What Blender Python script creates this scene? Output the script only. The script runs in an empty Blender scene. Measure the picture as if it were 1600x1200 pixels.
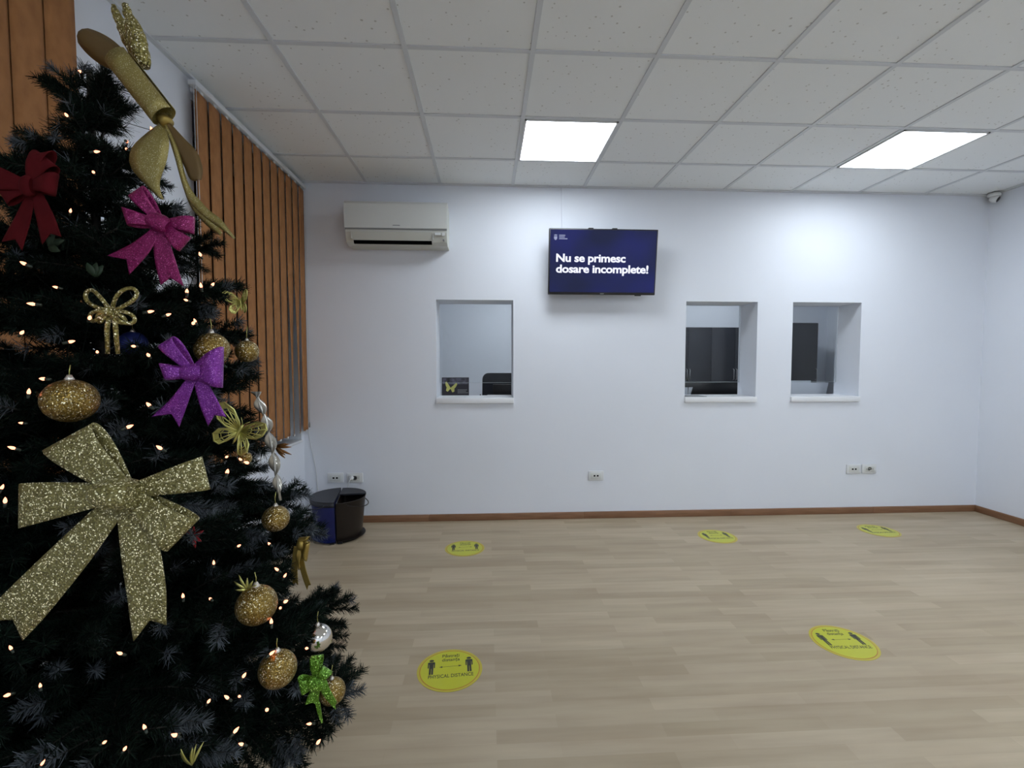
import bpy, bmesh, math, random
from mathutils import Vector, Matrix
C = bpy.context.scene
PI = math.pi
R = math.radians
random.seed(7)

# ------------------------------------------------------------------ camera
FPX = 733.93
YAW, PITCH, ROLL = .0543, -.0486, -.0004
CAM = Vector((.9775, -3.986, 1.364))
FW = Vector((math.sin(YAW) * math.cos(PITCH), math.cos(YAW) * math.cos(PITCH), math.sin(PITCH)))
RT = Vector((math.cos(YAW), -math.sin(YAW), 0))
UP = RT.cross(FW)
cam_data = bpy.data.cameras.new('camera')
cam_data.sensor_width = 36.0
cam_data.lens = FPX / 1600 * 36
cam_data.clip_start = .02
cam_o = bpy.data.objects.new('camera', cam_data)
C.collection.objects.link(cam_o)
m = Matrix((RT, UP, -FW)).transposed().to_4x4()
m.translation = CAM
cam_o.matrix_world = m
C.camera = cam_o
# ------------------------------------------------------------------ world, exposure
C.view_settings.view_transform = 'Standard'
C.view_settings.look = 'None'
C.view_settings.exposure = 1.5
C.view_settings.gamma = 1
C.view_settings.use_curve_mapping = False
w = bpy.data.worlds.new('night_world')
C.world = w
w.use_nodes = True
w.node_tree.nodes['Background'].inputs[0].default_value = (.02, .03, .06, 1)
w.node_tree.nodes['Background'].inputs[1].default_value = .3
PANEL_FRONT = 6.2     # the two lit panels near the counter wall
FILL_REAR = 11.8      # unseen panels added behind the viewpoint to brighten the room
FILL_OFFICE = 7.0

ROOM_L, ROOM_R, ROOM_N, ROOM_H = -.545, 5.42, -6.5, 2.821
WALL_T = .30


# ------------------------------------------------------------------ helpers
def ray(x, y):
    return FW + RT * ((x - 800) / FPX) + UP * ((600 - y) / FPX)


def at(x, y, depth):
    return CAM + ray(x, y) * depth


def tag(o, label=None, cat=None, group=None, kind=None):
    if label: o['label'] = label
    if cat: o['category'] = cat
    if group: o['group'] = group
    if kind: o['kind'] = kind
    return o


def empty(name, loc, rz=0, **k):
    o = bpy.data.objects.new(name, None)
    C.collection.objects.link(o)
    o.empty_display_size = .05
    o.location = loc
    o.rotation_euler = (0, 0, rz)
    return tag(o, **k)


class MB:
    def __init__(s):
        s.v = []; s.f = []; s.m = []; s.sm = []

    def add(s, vs, fs, mi=0, smooth=False):
        b = len(s.v)
        s.v += [tuple(v) for v in vs]
        for f in fs:
            s.f.append([b + i for i in f]); s.m.append(mi); s.sm.append(smooth)
        return s

    def box(s, x0, x1, y0, y1, z0, z1, mi=0, M=None):
        vs = [Vector((x, y, z)) for x in (x0, x1) for y in (y0, y1) for z in (z0, z1)]
        if M: vs = [M @ v for v in vs]
        return s.add(vs, [(0, 1, 3, 2), (4, 6, 7, 5), (0, 4, 5, 1), (2, 3, 7, 6), (0, 2, 6, 4), (1, 5, 7, 3)], mi)

    def bbox(s, x0, x1, y0, y1, z0, z1, r=.004, seg=2, mi=0, M=None):
        """box with bevelled edges"""
        bm = bmesh.new()
        bmesh.ops.create_cube(bm, size=1)
        for v in bm.verts:
            v.co = Vector(((x0 + x1) / 2 + v.co.x * (x1 - x0), (y0 + y1) / 2 + v.co.y * (y1 - y0), (z0 + z1) / 2 + v.co.z * (z1 - z0)))
        bmesh.ops.bevel(bm, geom=bm.edges[:], offset=r, segments=seg, profile=.5, affect='EDGES')
        vs = [v.co.copy() for v in bm.verts]
        if M: vs = [M @ v for v in vs]
        s.add(vs, [[v.index for v in f.verts] for f in bm.faces], mi, True)
        bm.free()
        return s

    def tube(s, pts, r, n=8, mi=0, closed=False, cap=True):
        pts = [Vector(p) for p in pts]
        N = len(pts)
        rs = r if isinstance(r, (list, tuple)) else [r] * N
        rings = []
        prev = None
        for i, p in enumerate(pts):
            if closed:
                t = pts[(i + 1) % N] - pts[i - 1]
            else:
                t = pts[min(i + 1, N - 1)] - pts[max(i - 1, 0)]
            if t.length < 1e-9: t = Vector((0, 0, 1))
            t.normalize()
            if prev is None:
                a = Vector((0, 0, 1)) if abs(t.z) < .9 else Vector((1, 0, 0))
            else:
                a = prev
            u = (a - t * a.dot(t)); u.normalize(); prev = u
            v = t.cross(u)
            rings.append([p + (u * math.cos(2 * PI * k / n) + v * math.sin(2 * PI * k / n)) * rs[i] for k in range(n)])
        b = [q for ring in rings for q in ring]
        fs = []
        for i in range(N if closed else N - 1):
            j = (i + 1) % N
            for k in range(n):
                fs.append((i * n + k, i * n + (k + 1) % n, j * n + (k + 1) % n, j * n + k))
        if cap and not closed:
            fs.append(tuple(range(n - 1, -1, -1)))
            fs.append(tuple((N - 1) * n + k for k in range(n)))
        return s.add(b, fs, mi, True)

    def lathe(s, prof, n=24, M=None, mi=0):
        """prof: (r, z) from bottom to top, poles where r == 0"""
        vs, fs, idx = [], [], []
        for r, z in prof:
            if r < 1e-6:
                idx.append([len(vs)] * n); vs.append(Vector((0, 0, z)))
            else:
                idx.append(list(range(len(vs), len(vs) + n)))
                vs += [Vector((r * math.cos(2 * PI * k / n), r * math.sin(2 * PI * k / n), z)) for k in range(n)]
        for a, b in zip(idx, idx[1:]):
            for k in range(n):
                q = [a[k], a[(k + 1) % n], b[(k + 1) % n], b[k]]
                q = [x for i, x in enumerate(q) if x not in q[:i]]
                if len(q) > 2: fs.append(q)
        if M: vs = [M @ v for v in vs]
        return s.add(vs, fs, mi, True)

    def grid(s, rows, thick=0, nrm=None, mi=0, smooth=True, closed=False):
        """rows of points; thick > 0 gives a solid sheet"""
        n = len(rows[0]); N = len(rows)
        if not thick:
            fs = []
            for i in range(N - 1):
                for k in range(n - 1):
                    fs.append((i * n + k, i * n + k + 1, (i + 1) * n + k + 1, (i + 1) * n + k))
            return s.add([p for r_ in rows for p in r_], fs, mi, smooth)
        P = [[Vector(p) for p in r_] for r_ in rows]
        top, bot = [], []
        for i in range(N):
            for k in range(n):
                if closed:
                    du = P[(i + 1) % (N - 1)][k] - P[(i - 1) % (N - 1)][k]
                else:
                    du = P[min(i + 1, N - 1)][k] - P[max(i - 1, 0)][k]
                dv = P[i][min(k + 1, n - 1)] - P[i][max(k - 1, 0)]
                nn = du.cross(dv)
                nn = nn.normalized() if nn.length > 1e-12 else Vector((0, 0, 1))
                top.append(P[i][k] + nn * thick / 2); bot.append(P[i][k] - nn * thick / 2)
        T = len(top); fs = []
        for i in range(N - 1):
            for k in range(n - 1):
                a, b, c, d = i * n + k, i * n + k + 1, (i + 1) * n + k + 1, (i + 1) * n + k
                fs.append((a, b, c, d)); fs.append((T + d, T + c, T + b, T + a))
        for i in range(N - 1):
            a, d = i * n, (i + 1) * n
            fs.append((a, d, T + d, T + a))
            a, d = i * n + n - 1, (i + 1) * n + n - 1
            fs.append((d, a, T + a, T + d))
        for k in range(n - 1):
            fs.append((k + 1, k, T + k, T + k + 1))
            a = (N - 1) * n + k
            fs.append((a, a + 1, T + a + 1, T + a))
        return s.add(top + bot, fs, mi, smooth)

    def prism(s, poly, z0, z1, M=None, mi=0):
        n = len(poly)
        vs = [Vector((x, y, z0)) for x, y in poly] + [Vector((x, y, z1)) for x, y in poly]
        if M: vs = [M @ v for v in vs]
        fs = [tuple(range(n - 1, -1, -1)), tuple(range(n, 2 * n))]
        fs += [(i, (i + 1) % n, n + (i + 1) % n, n + i) for i in range(n)]
        return s.add(vs, fs, mi)

    def build(s, name, mats, parent=None, loc=None, **k):
        me = bpy.data.meshes.new(name)
        me.from_pydata(s.v, [], s.f)
        if not isinstance(mats, (list, tuple)): mats = [mats]
        for mt in mats: me.materials.append(mt)
        me.polygons.foreach_set('material_index', s.m)
        me.polygons.foreach_set('use_smooth', s.sm)
        me.update()
        o = bpy.data.objects.new(name, me)
        C.collection.objects.link(o)
        if parent: o.parent = parent
        if loc: o.location = loc
        return tag(o, **k)


def fix_normals(o):
    bm = bmesh.new(); bm.from_mesh(o.data)
    bmesh.ops.recalc_face_normals(bm, faces=bm.faces[:])
    bm.to_mesh(o.data); bm.free()
    return o


def text_mesh(name, s, size, mat, parent, M, bold=0.0, align='LEFT', spacing=1.0, thick=.0003, sx=1.0):
    cu = bpy.data.curves.new(name + '_c', 'FONT')
    cu.body = s; cu.size = size; cu.offset = bold; cu.extrude = thick; cu.align_x = align
    cu.space_character = spacing
    cu.resolution_u = 3
    t = bpy.data.objects.new(name + '_c', cu)
    C.collection.objects.link(t)
    dg = bpy.context.evaluated_depsgraph_get()
    me = bpy.data.meshes.new_from_object(t.evaluated_get(dg))
    bpy.data.objects.remove(t); bpy.data.curves.remove(cu)
    me.name = name
    me.transform(M @ Matrix.Diagonal((sx, 1, 1, 1)))
    me.materials.clear(); me.materials.append(mat)
    o = bpy.data.objects.new(name, me)
    C.collection.objects.link(o)
    o.parent = parent
    return o


def struct(name, mb, mat):
    return mb.build(name, mat, kind='structure')


# ------------------------------------------------------------------ materials
def new_mat(name):
    mt = bpy.data.materials.new(name)
    mt.use_nodes = True
    nt = mt.node_tree
    return mt, nt, nt.nodes['Principled BSDF']


def N(nt, t, **k):
    n = nt.nodes.new(t)
    for a, b in k.items(): setattr(n, a, b)
    return n


def coords(nt, scale=(1, 1, 1), obj=True):
    tc = N(nt, 'ShaderNodeTexCoord'); mp = N(nt, 'ShaderNodeMapping')
    mp.inputs['Scale'].default_value = scale
    nt.links.new(tc.outputs['Object'], mp.inputs[0])
    return mp.outputs[0]


def ramp(nt, fac, stops):
    r = N(nt, 'ShaderNodeValToRGB')
    el = r.color_ramp.elements
    while len(el) < len(stops): el.new(.5)
    for e, (p, c) in zip(el, stops):
        e.position = p; e.color = (*c, 1)
    nt.links.new(fac, r.inputs[0])
    return r.outputs[0]


def bump(nt, b, h, strength=.2, dist=.002):
    n = N(nt, 'ShaderNodeBump')
    n.inputs['Strength'].default_value = strength
    n.inputs['Distance'].default_value = dist
    nt.links.new(h, n.inputs['Height']); nt.links.new(n.outputs[0], b.inputs['Normal'])


def simple(name, col, rough=.5, metal=0, noise=0, scale=30, bmp=0, coat=0, spec=.5):
    mt, nt, b = new_mat(name)
    b.inputs['Base Color'].default_value = (*col, 1)
    b.inputs['Roughness'].default_value = rough
    b.inputs['Metallic'].default_value = metal
    b.inputs['Specular IOR Level'].default_value = spec
    b.inputs['Coat Weight'].default_value = coat
    if noise or bmp:
        nz = N(nt, 'ShaderNodeTexNoise'); nz.inputs['Scale'].default_value = scale
        nz.inputs['Detail'].default_value = 4
        nt.links.new(coords(nt), nz.inputs['Vector'])
        if noise:
            a = tuple(c * (1 - noise) for c in col); d = tuple(min(1, c * (1 + noise)) for c in col)
            nt.links.new(ramp(nt, nz.outputs[0], [(.3, a), (.7, d)]), b.inputs['Base Color'])
        if bmp: bump(nt, b, nz.outputs[0], bmp)
    return mt


def emis(name, col, s):
    mt, nt, b = new_mat(name)
    b.inputs['Base Color'].default_value = (0, 0, 0, 1)
    b.inputs['Emission Color'].default_value = (*col, 1)
    b.inputs['Emission Strength'].default_value = s
    return mt


def glitter(name, col, dark, scale=700, rough=.35, metal=.6, amount=.5, flake=(1, .95, .7), flakes=.06):
    """paper or foam covered with glitter: every Voronoi cell is a little mirror with its own tilt"""
    mt, nt, b = new_mat(name)
    L = nt.links
    vo = N(nt, 'ShaderNodeTexVoronoi'); vo.inputs['Scale'].default_value = scale
    L.new(coords(nt), vo.inputs['Vector'])
    geo = N(nt, 'ShaderNodeNewGeometry')
    sub = N(nt, 'ShaderNodeVectorMath', operation='SUBTRACT'); sub.inputs[1].default_value = (.5, .5, .5)
    L.new(vo.outputs['Color'], sub.inputs[0])
    sc = N(nt, 'ShaderNodeVectorMath', operation='SCALE'); sc.inputs['Scale'].default_value = amount * 2
    L.new(sub.outputs[0], sc.inputs[0])
    ad = N(nt, 'ShaderNodeVectorMath', operation='ADD')
    L.new(geo.outputs['Normal'], ad.inputs[0]); L.new(sc.outputs[0], ad.inputs[1])
    nm = N(nt, 'ShaderNodeVectorMath', operation='NORMALIZE'); L.new(ad.outputs[0], nm.inputs[0])
    L.new(nm.outputs[0], b.inputs['Normal'])
    sp = N(nt, 'ShaderNodeSeparateColor'); L.new(vo.outputs['Color'], sp.inputs[0])
    L.new(ramp(nt, sp.outputs[0], [(0, dark), (.55, col), (1 - flakes, col), (1 - flakes * .5, flake)]), b.inputs['Base Color'])
    b.inputs['Metallic'].default_value = metal
    b.inputs['Roughness'].default_value = rough
    return mt


M = {}
# wall paint
mt, nt, b = new_mat('wall_paint')
nz = N(nt, 'ShaderNodeTexNoise'); nz.inputs['Scale'].default_value = 1.3; nz.inputs['Detail'].default_value = 5
nt.links.new(coords(nt), nz.inputs['Vector'])
nt.links.new(ramp(nt, nz.outputs[0], [(.3, (.765, .803, .875)), (.7, (.79, .828, .90))]), b.inputs['Base Color'])
b.inputs['Roughness'].default_value = .55
nz2 = N(nt, 'ShaderNodeTexNoise'); nz2.inputs['Scale'].default_value = 60
nt.links.new(coords(nt), nz2.inputs['Vector'])
bump(nt, b, nz2.outputs[0], .08, .002)
M['wall'] = mt
# mineral fibre ceiling tile: pale with small pinholes
mt, nt, b = new_mat('ceiling_tile')
vo = N(nt, 'ShaderNodeTexVoronoi'); vo.inputs['Scale'].default_value = 26
nt.links.new(coords(nt), vo.inputs['Vector'])
nz = N(nt, 'ShaderNodeTexNoise'); nz.inputs['Scale'].default_value = 9
nt.links.new(coords(nt), nz.inputs['Vector'])
ad = N(nt, 'ShaderNodeMath', operation='MULTIPLY_ADD')
nt.links.new(nz.outputs[0], ad.inputs[0]); ad.inputs[1].default_value = -.22
nt.links.new(vo.outputs['Distance'], ad.inputs[2])
nt.links.new(ramp(nt, ad.outputs[0], [(0, (.60, .61, .60)), (.012, (.87, .90, .91))]), b.inputs['Base Color'])
b.inputs['Roughness'].default_value = .9
M['tile'] = mt
M['tbar'] = simple('grid_bar', (.66, .69, .72), .5)
M['lightframe'] = simple('light_frame', (.75, .76, .78), .4)
# laminate floor
mt, nt, b = new_mat('laminate_floor')
L = nt.links
mp = coords(nt, (1, 1, 1))
br = N(nt, 'ShaderNodeTexBrick'); br.offset = .37; br.offset_frequency = 2
br.inputs['Scale'].default_value = 1
br.inputs['Brick Width'].default_value = .62; br.inputs['Row Height'].default_value = .066
br.inputs['Mortar Size'].default_value = .0006; br.inputs['Mortar Smooth'].default_value = .3
br.inputs['Bias'].default_value = 0
br.inputs['Color1'].default_value = (0, 0, 0, 1); br.inputs['Color2'].default_value = (1, 1, 1, 1)
br.inputs['Mortar'].default_value = (.4, .4, .4, 1)
L.new(mp, br.inputs['Vector'])
nz = N(nt, 'ShaderNodeTexNoise'); nz.inputs['Scale'].default_value = 1; nz.inputs['Detail'].default_value = 6
L.new(coords(nt, (2.2, 26, 1)), nz.inputs['Vector'])
nz3 = N(nt, 'ShaderNodeTexNoise'); nz3.inputs['Scale'].default_value = 1; nz3.inputs['Detail'].default_value = 3
L.new(coords(nt, (1.5, 7, 1)), nz3.inputs['Vector'])
c1 = ramp(nt, br.outputs['Color'], [(0, (.385, .312, .210)), (.5, (.43, .353, .246)), (1, (.47, .39, .277))])
c2 = ramp(nt, nz.outputs[0], [(.25, (.89, .88, .87)), (.55, (1, 1, 1)), (.8, (1.05, 1.05, 1.05))])
c3 = ramp(nt, nz3.outputs[0], [(.3, (.89, .86, .84)), (.6, (1.0, 1.0, 1.0))])
mx = N(nt, 'ShaderNodeMix', data_type='RGBA', blend_type='MULTIPLY'); mx.inputs['Factor'].default_value = 1
L.new(c1, mx.inputs['A']); L.new(c2, mx.inputs['B'])
mx2 = N(nt, 'ShaderNodeMix', data_type='RGBA', blend_type='MULTIPLY'); mx2.inputs['Factor'].default_value = 1
L.new(mx.outputs['Result'], mx2.inputs['A']); L.new(c3, mx2.inputs['B'])
L.new(mx2.outputs['Result'], b.inputs['Base Color'])
b.inputs['Roughness'].default_value = .42
b.inputs['Specular IOR Level'].default_value = .4
bump(nt, b, nz.outputs[0], .06, .001)
M['floor'] = mt
# brown wood skirting
mt, nt, b = new_mat('skirting_wood')
nz = N(nt, 'ShaderNodeTexNoise'); nz.inputs['Scale'].default_value = 1; nz.inputs['Detail'].default_value = 5
nt.links.new(coords(nt, (5, 5, 60)), nz.inputs['Vector'])
nt.links.new(ramp(nt, nz.outputs[0], [(.3, (.19, .092, .045)), (.7, (.27, .14, .075))]), b.inputs['Base Color'])
b.inputs['Roughness'].default_value = .45
M['skirt'] = mt
M['white_plastic'] = simple('white_plastic', (.72, .74, .75), .35)
M['white_pvc'] = simple('white_pvc', (.75, .78, .82), .3)
M['sill'] = simple('sill_white', (.80, .82, .85), .3)
M['ac'] = simple('unit_plastic', (.66, .68, .66), .35)
M['ac2'] = simple('unit_plastic_warm', (.60, .61, .56), .4)
M['grey'] = simple('grey_plastic', (.25, .26, .27), .4)
M['black'] = simple('black_plastic', (.012, .012, .014), .35)
M['blackm'] = simple('black_matt', (.01, .01, .012), .8)
M['hole'] = simple('dark_hole', (.002, .002, .002), .9, spec=.05)
M['bin_blue'] = simple('bin_blue', (.010, .018, .13), .4)
M['bin_brown'] = simple('bin_brown', (.010, .006, .0045), .4)
M['bin_lid'] = simple('bin_lid_grey', (.018, .021, .030), .45)
M['steel'] = simple('steel', (.6, .6, .62), .3, 1)
M['sticker_rim'] = simple('sticker_rim', (.50, .42, .03), .3, coat=.2)
M['sticker'] = simple('sticker_yellow', (.50, .52, .010), .3, coat=.3)
M['sticker_ring'] = simple('sticker_ring', (.42, .17, .005), .35)
M['sticker_ink'] = simple('sticker_ink', (.012, .014, .008), .4)
M['cabinet'] = simple('cabinet_dark', (.012, .014, .021), .35, noise=.1, scale=3)
M['chair'] = simple('chair_fabric', (.018, .020, .028), .8)
M['counter'] = simple('office_counter', (.05, .05, .055), .4)
M['paper'] = simple('paper', (.75, .77, .80), .7)
M['photo_a'] = simple('calendar_picture', (.10, .09, .13), .4, noise=.9, scale=25)
M['tray'] = simple('tray_grey', (.62, .66, .72), .35)
# glass: clear with a reflection
def glass(name, tint=(1, 1, 1), ior=1.5):
    mt = bpy.data.materials.new(name); mt.use_nodes = True; nt = mt.node_tree
    nt.nodes.clear()
    out = N(nt, 'ShaderNodeOutputMaterial'); mix = N(nt, 'ShaderNodeMixShader')
    tr = N(nt, 'ShaderNodeBsdfTransparent'); gl = N(nt, 'ShaderNodeBsdfGlossy'); fr = N(nt, 'ShaderNodeFresnel')
    tr.inputs[0].default_value = (*tint, 1); gl.inputs['Roughness'].default_value = .01
    fr.inputs[0].default_value = ior
    nt.links.new(fr.outputs[0], mix.inputs[0]); nt.links.new(tr.outputs[0], mix.inputs[1]); nt.links.new(gl.outputs[0], mix.inputs[2])
    nt.links.new(mix.outputs[0], out.inputs[0])
    return mt
M['glass'] = glass('clear_glass', (.96, .97, .97), 1.3)
M['night_glass'] = simple('window_glass_night', (.004, .005, .008), .05)
# orange fabric blind slats, woven with faint mottling
mt, nt, b = new_mat('blind_fabric')
nz = N(nt, 'ShaderNodeTexNoise'); nz.inputs['Scale'].default_value = 22; nz.inputs['Detail'].default_value = 5
nt.links.new(coords(nt, (1, 1, .7)), nz.inputs['Vector'])
nt.links.new(ramp(nt, nz.outputs[0], [(.3, (.28, .115, .032)), (.7, (.38, .165, .052))]), b.inputs['Base Color'])
b.inputs['Roughness'].default_value = .75
wv = N(nt, 'ShaderNodeTexNoise'); wv.inputs['Scale'].default_value = 160
nt.links.new(coords(nt), wv.inputs['Vector'])
bump(nt, b, wv.outputs[0], .15, .001)
M['blind'] = mt
M['chain'] = simple('bead_chain', (.7, .7, .7), .4)
# tree
M['needle'] = simple('fir_needle', (.0045, .012, .0075), .7, noise=.35, scale=8, spec=.15)
M['needle2'] = simple('fir_needle_dark', (.002, .005, .0035), .8, spec=.1)
M['frost'] = simple('frosted_needle', (.085, .10, .115), .8, spec=.15)
M['bark'] = simple('branch_wire', (.018, .016, .012), .8)
M['cord'] = simple('light_cord', (.003, .005, .004), .9, spec=.05)
M['bulb'] = emis('warm_bulb', (1.0, .30, .16), 1.5)
M['bulb_base'] = simple('bulb_socket', (.02, .03, .02), .5)
M['gold'] = glitter('gold_glitter', (0.300, 0.255, 0.075), (0.150, 0.124, 0.038), 520, flakes=.12)
M['gold_big'] = glitter('gold_glitter_paper', (0.215, 0.190, 0.062), (0.130, 0.112, 0.037), 620, metal=.2, amount=.5, flake=(1, .95, .65), flakes=.15)
M['gold_ball'] = glitter('gold_ball_glitter', (0.27, 0.18, 0.04), (0.14, 0.085, 0.02), 700, rough=.3, metal=.75, amount=.42, flakes=.1)
M['gold_fine'] = glitter('gold_fine_glitter', (0.308, 0.252, 0.077), (0.238, 0.189, 0.056), 1500, rough=.4, metal=.5, amount=.18, flakes=.04)
M['gold_satin'] = simple('gold_satin', (0.315, 0.225, 0.056), .42, .75, noise=.1, scale=120)
M['gold_back'] = simple('gold_ribbon_back', (0.130, 0.078, 0.023), .5, .3)
M['gold_foil'] = simple('gold_foil', (.52, .50, .16), .32, .8, bmp=.3, scale=200)
M['copper'] = simple('copper_leaf', (.22, .10, .03), .4, .6)
M['magenta'] = glitter('magenta_glitter', (0.25, 0.010, 0.105), (0.16, 0.005, 0.065), 750, metal=.4, amount=.3, flake=(.5, .08, .28), flakes=.08)
M['purple'] = glitter('purple_glitter', (0.22, 0.03, 0.31), (0.14, 0.016, 0.21), 750, metal=.4, amount=.3, flake=(.5, .18, .6), flakes=.08)
M['red'] = simple('red_felt', (0.070, 0.004, 0.006), .9, noise=.15, scale=40, spec=.12)
M['green'] = glitter('green_glitter', (0.104, 0.260, 0.013), (0.046, 0.130, 0.007), 600, metal=.35, amount=.4, flake=(.5, .9, .2), flakes=.1)
M['silver'] = simple('silver_mirror', (.75, .72, .68), .08, 1)
M['crystal'] = simple('icicle_plastic', (.40, .385, .34), .15, .35, spec=1)
M['cap'] = simple('bauble_cap', (.62, .58, .52), .35, .8)
M['red_glitter'] = glitter('red_glitter', (.40, .02, .03), (.2, .01, .015), 600, metal=.3, amount=.3)
M['blue_ball'] = simple('blue_ball', (.02, .03, .16), .35, .5)
M['leaf'] = simple('green_leaf', (.008, .025, .008), .6)

# ------------------------------------------------------------------ room shell
XL, XR, YN, H = ROOM_L, ROOM_R, ROOM_N, ROOM_H
struct('floor', MB().box(XL, XR, YN, 0, -.1, 0), M['floor'])
struct('ceiling', MB().box(XL, XR, YN, 0, H + .006, H + .1), M['tile'])
# lay-in grid bars
g = MB()
for i in range(0, 10):
    x = i * .6
    g.box(x - .012, x + .012, YN, 0, H, H + .008)
y = -.5036
while y > YN:
    g.box(XL, XR, y - .012, y + .012, H + .0004, H + .0084)
    y -= .6
struct('trim_1', g, M['tbar'])
g = MB()
g.box(XL, XL + .022, YN, 0, H - .006, H + .006); g.box(XR - .022, XR, YN, 0, H - .006, H + .006)
g.box(XL, XR, -.022, 0, H - .006, H + .006)
struct('trim_2', g, M['tbar'])
# back wall with three service openings
OP = [(.558, 1.205), (2.697, 3.332), (3.65, 4.273)]
OZ0, OZ1 = 1.006, 1.878
g = MB()
g.box(XL, XR, 0, WALL_T, 0, OZ0); g.box(XL, XR, 0, WALL_T, OZ1, H)
xs = [XL] + [v for o in OP for v in o] + [XR]
for a, c in zip(xs[::2], xs[1::2]): g.box(a, c, 0, WALL_T, OZ0, OZ1)
struct('wall_back', g, M['wall'])
# left wall with two window recesses
WIN = [(-1.40, -.06), (-3.56, -2.20)]
WZ0, WZ1 = .70, 2.72
LW = .32
g = MB()
g.box(XL - LW, XL, YN, WALL_T, 0, WZ0); g.box(XL - LW, XL, YN, WALL_T, WZ1, H + .1)
ys = sorted([YN, WALL_T] + [v for o in WIN for v in o])
for a, c in zip(ys[::2], ys[1::2]): g.box(XL - LW, XL, a, c, WZ0, WZ1)
struct('wall_left', g, M['wall'])
struct('wall_right', MB().box(XR, XR + .2, YN, WALL_T, 0, H + .1), M['wall'])
struct('wall_near', MB().box(XL, XR, YN - .2, YN, 0, H + .1), M['wall'])
for n, (a, c) in enumerate(WIN):
    xw = XL - .24
    gl = MB().box(xw - .012, xw - .006, a + .05, c - .05, WZ0 + .06, WZ1 - .05).build('window_%d' % (n + 1), M['night_glass'], kind='structure')
    f = MB()
    for (y0, y1, z0, z1) in ((a, a + .06, WZ0, WZ1), (c - .06, c, WZ0, WZ1), (a + .06, c - .06, WZ0, WZ0 + .07), (a + .06, c - .06, WZ1 - .06, WZ1), ((a + c) / 2 - .04, (a + c) / 2 + .04, WZ0 + .07, WZ1 - .06)):
        f.bbox(xw - .035, xw + .035, y0, y1, z0, z1, .005)
    f.build('window_frame', M['white_pvc'], gl, kind='structure')
    MB().bbox(XL - .215, XL + .012, a + .002, c - .002, WZ0 + .0005, WZ0 + .022, .006).build('window_sill', M['sill'], gl, kind='structure')
# skirting
bh = .058
def skirt(mb, x0, x1, y0, y1):
    mb.bbox(x0, x1, y0, y1, 0, bh, .004)
g = MB(); xx = XL
for seg in (1.03, 1.33, 1.31, 1.31, .985):
    g.bbox(xx + .0006, min(xx + seg, XR) - .0006, -.016, -.0002, 0, bh, .003)
    xx += seg
struct('baseboard_back', g, M['skirt'])
g = MB(); skirt(g, XR - .016, XR - .0002, YN, -.016); struct('baseboard_right', g, M['skirt'])
g = MB(); skirt(g, XL + .0002, XL + .016, YN, -.016); struct('baseboard_left', g, M['skirt'])
# office behind the openings
OY = 2.72
OX0, OX1 = -.6, 6.0
struct('floor_office', MB().box(OX0, OX1, WALL_T, OY, -.1, -.001), M['floor'])
struct('ceiling_office', MB().box(OX0, OX1, WALL_T, OY, H + .006, H + .1), M['tile'])
struct('wall_office_back', MB().box(OX0 - .2, OX1 + .2, OY, OY + .2, 0, H + .1), M['wall'])
struct('wall_office_left', MB().box(OX0 - .2, OX0, WALL_T, OY, 0, H + .1), M['wall'])
struct('wall_office_right', MB().box(OX1, OX1 + .2, WALL_T, OY, 0, H + .1), M['wall'])
# counter sills and glass in each opening
for i, (a, c) in enumerate(OP):
    where = ('nearest the orange blinds', 'in the middle, right of the television', 'nearest the right wall')[i]
    s = MB().bbox(a - .003, c + .003, -.022, .31, OZ0 + .0005, OZ0 + .046, .003).build('trim_%d' % (3 + i), M['sill'], kind='structure')
    gp = MB().box(a + .001, c - .001, .272, .278, 1.17, OZ1 - .001).build('window_%d' % (3 + i), M['glass'], kind='structure')
    MB().box(a + .001, c - .001, .2715, .2785, 1.1675, 1.1698).build('glass_edge', simple('glass_edge', (.45, .5, .52), .3), gp, kind='structure')

# ------------------------------------------------------------------ ceiling lights
def panel(x0, y0, strength, label, name='ceiling_light', grp=None):
    t = empty(name, (x0 + .3, y0 + .3, H - .004), label=label, cat='ceiling light', group=grp)
    e = .013
    f = MB()
    a = .3 - e
    for bx in ((-a, a, -a, -a + .012), (-a, a, a - .012, a), (-a, -a + .012, -a, a), (a - .012, a, -a, a)):
        f.box(bx[0], bx[1], bx[2], bx[3], -.002, .009)
    f.build('frame', M['lightframe'], t)
    MB().box(-a + .012, a - .012, -a + .012, a - .012, .001, .005).build('diffuser', emis('panel_%.1f' % strength, (.90, .97, 1.04), strength), t)
    return t
panel(1.2, -1.1036, PANEL_FRONT, 'lit square ceiling panel nearer the window, above the television')
panel(3.6, -1.1036, PANEL_FRONT, 'lit square ceiling panel nearer the right wall, above the service openings')
for x, y in ((3.6, -3.5036), (3.6, -5.9036), (1.2, -5.9036)):  # added fill panels out of view, lifting the overall brightness
    panel(x, y, FILL_REAR, 'added unseen ceiling panel brightening the waiting room from behind', grp='added fill panels behind the viewpoint')
for x in (1.2, 3.9):  # office panels are out of view too, added to light the space
    panel(x, 1.2, FILL_OFFICE, 'added unseen ceiling panel brightening the office behind the openings', grp='added fill panels of the office')

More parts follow.
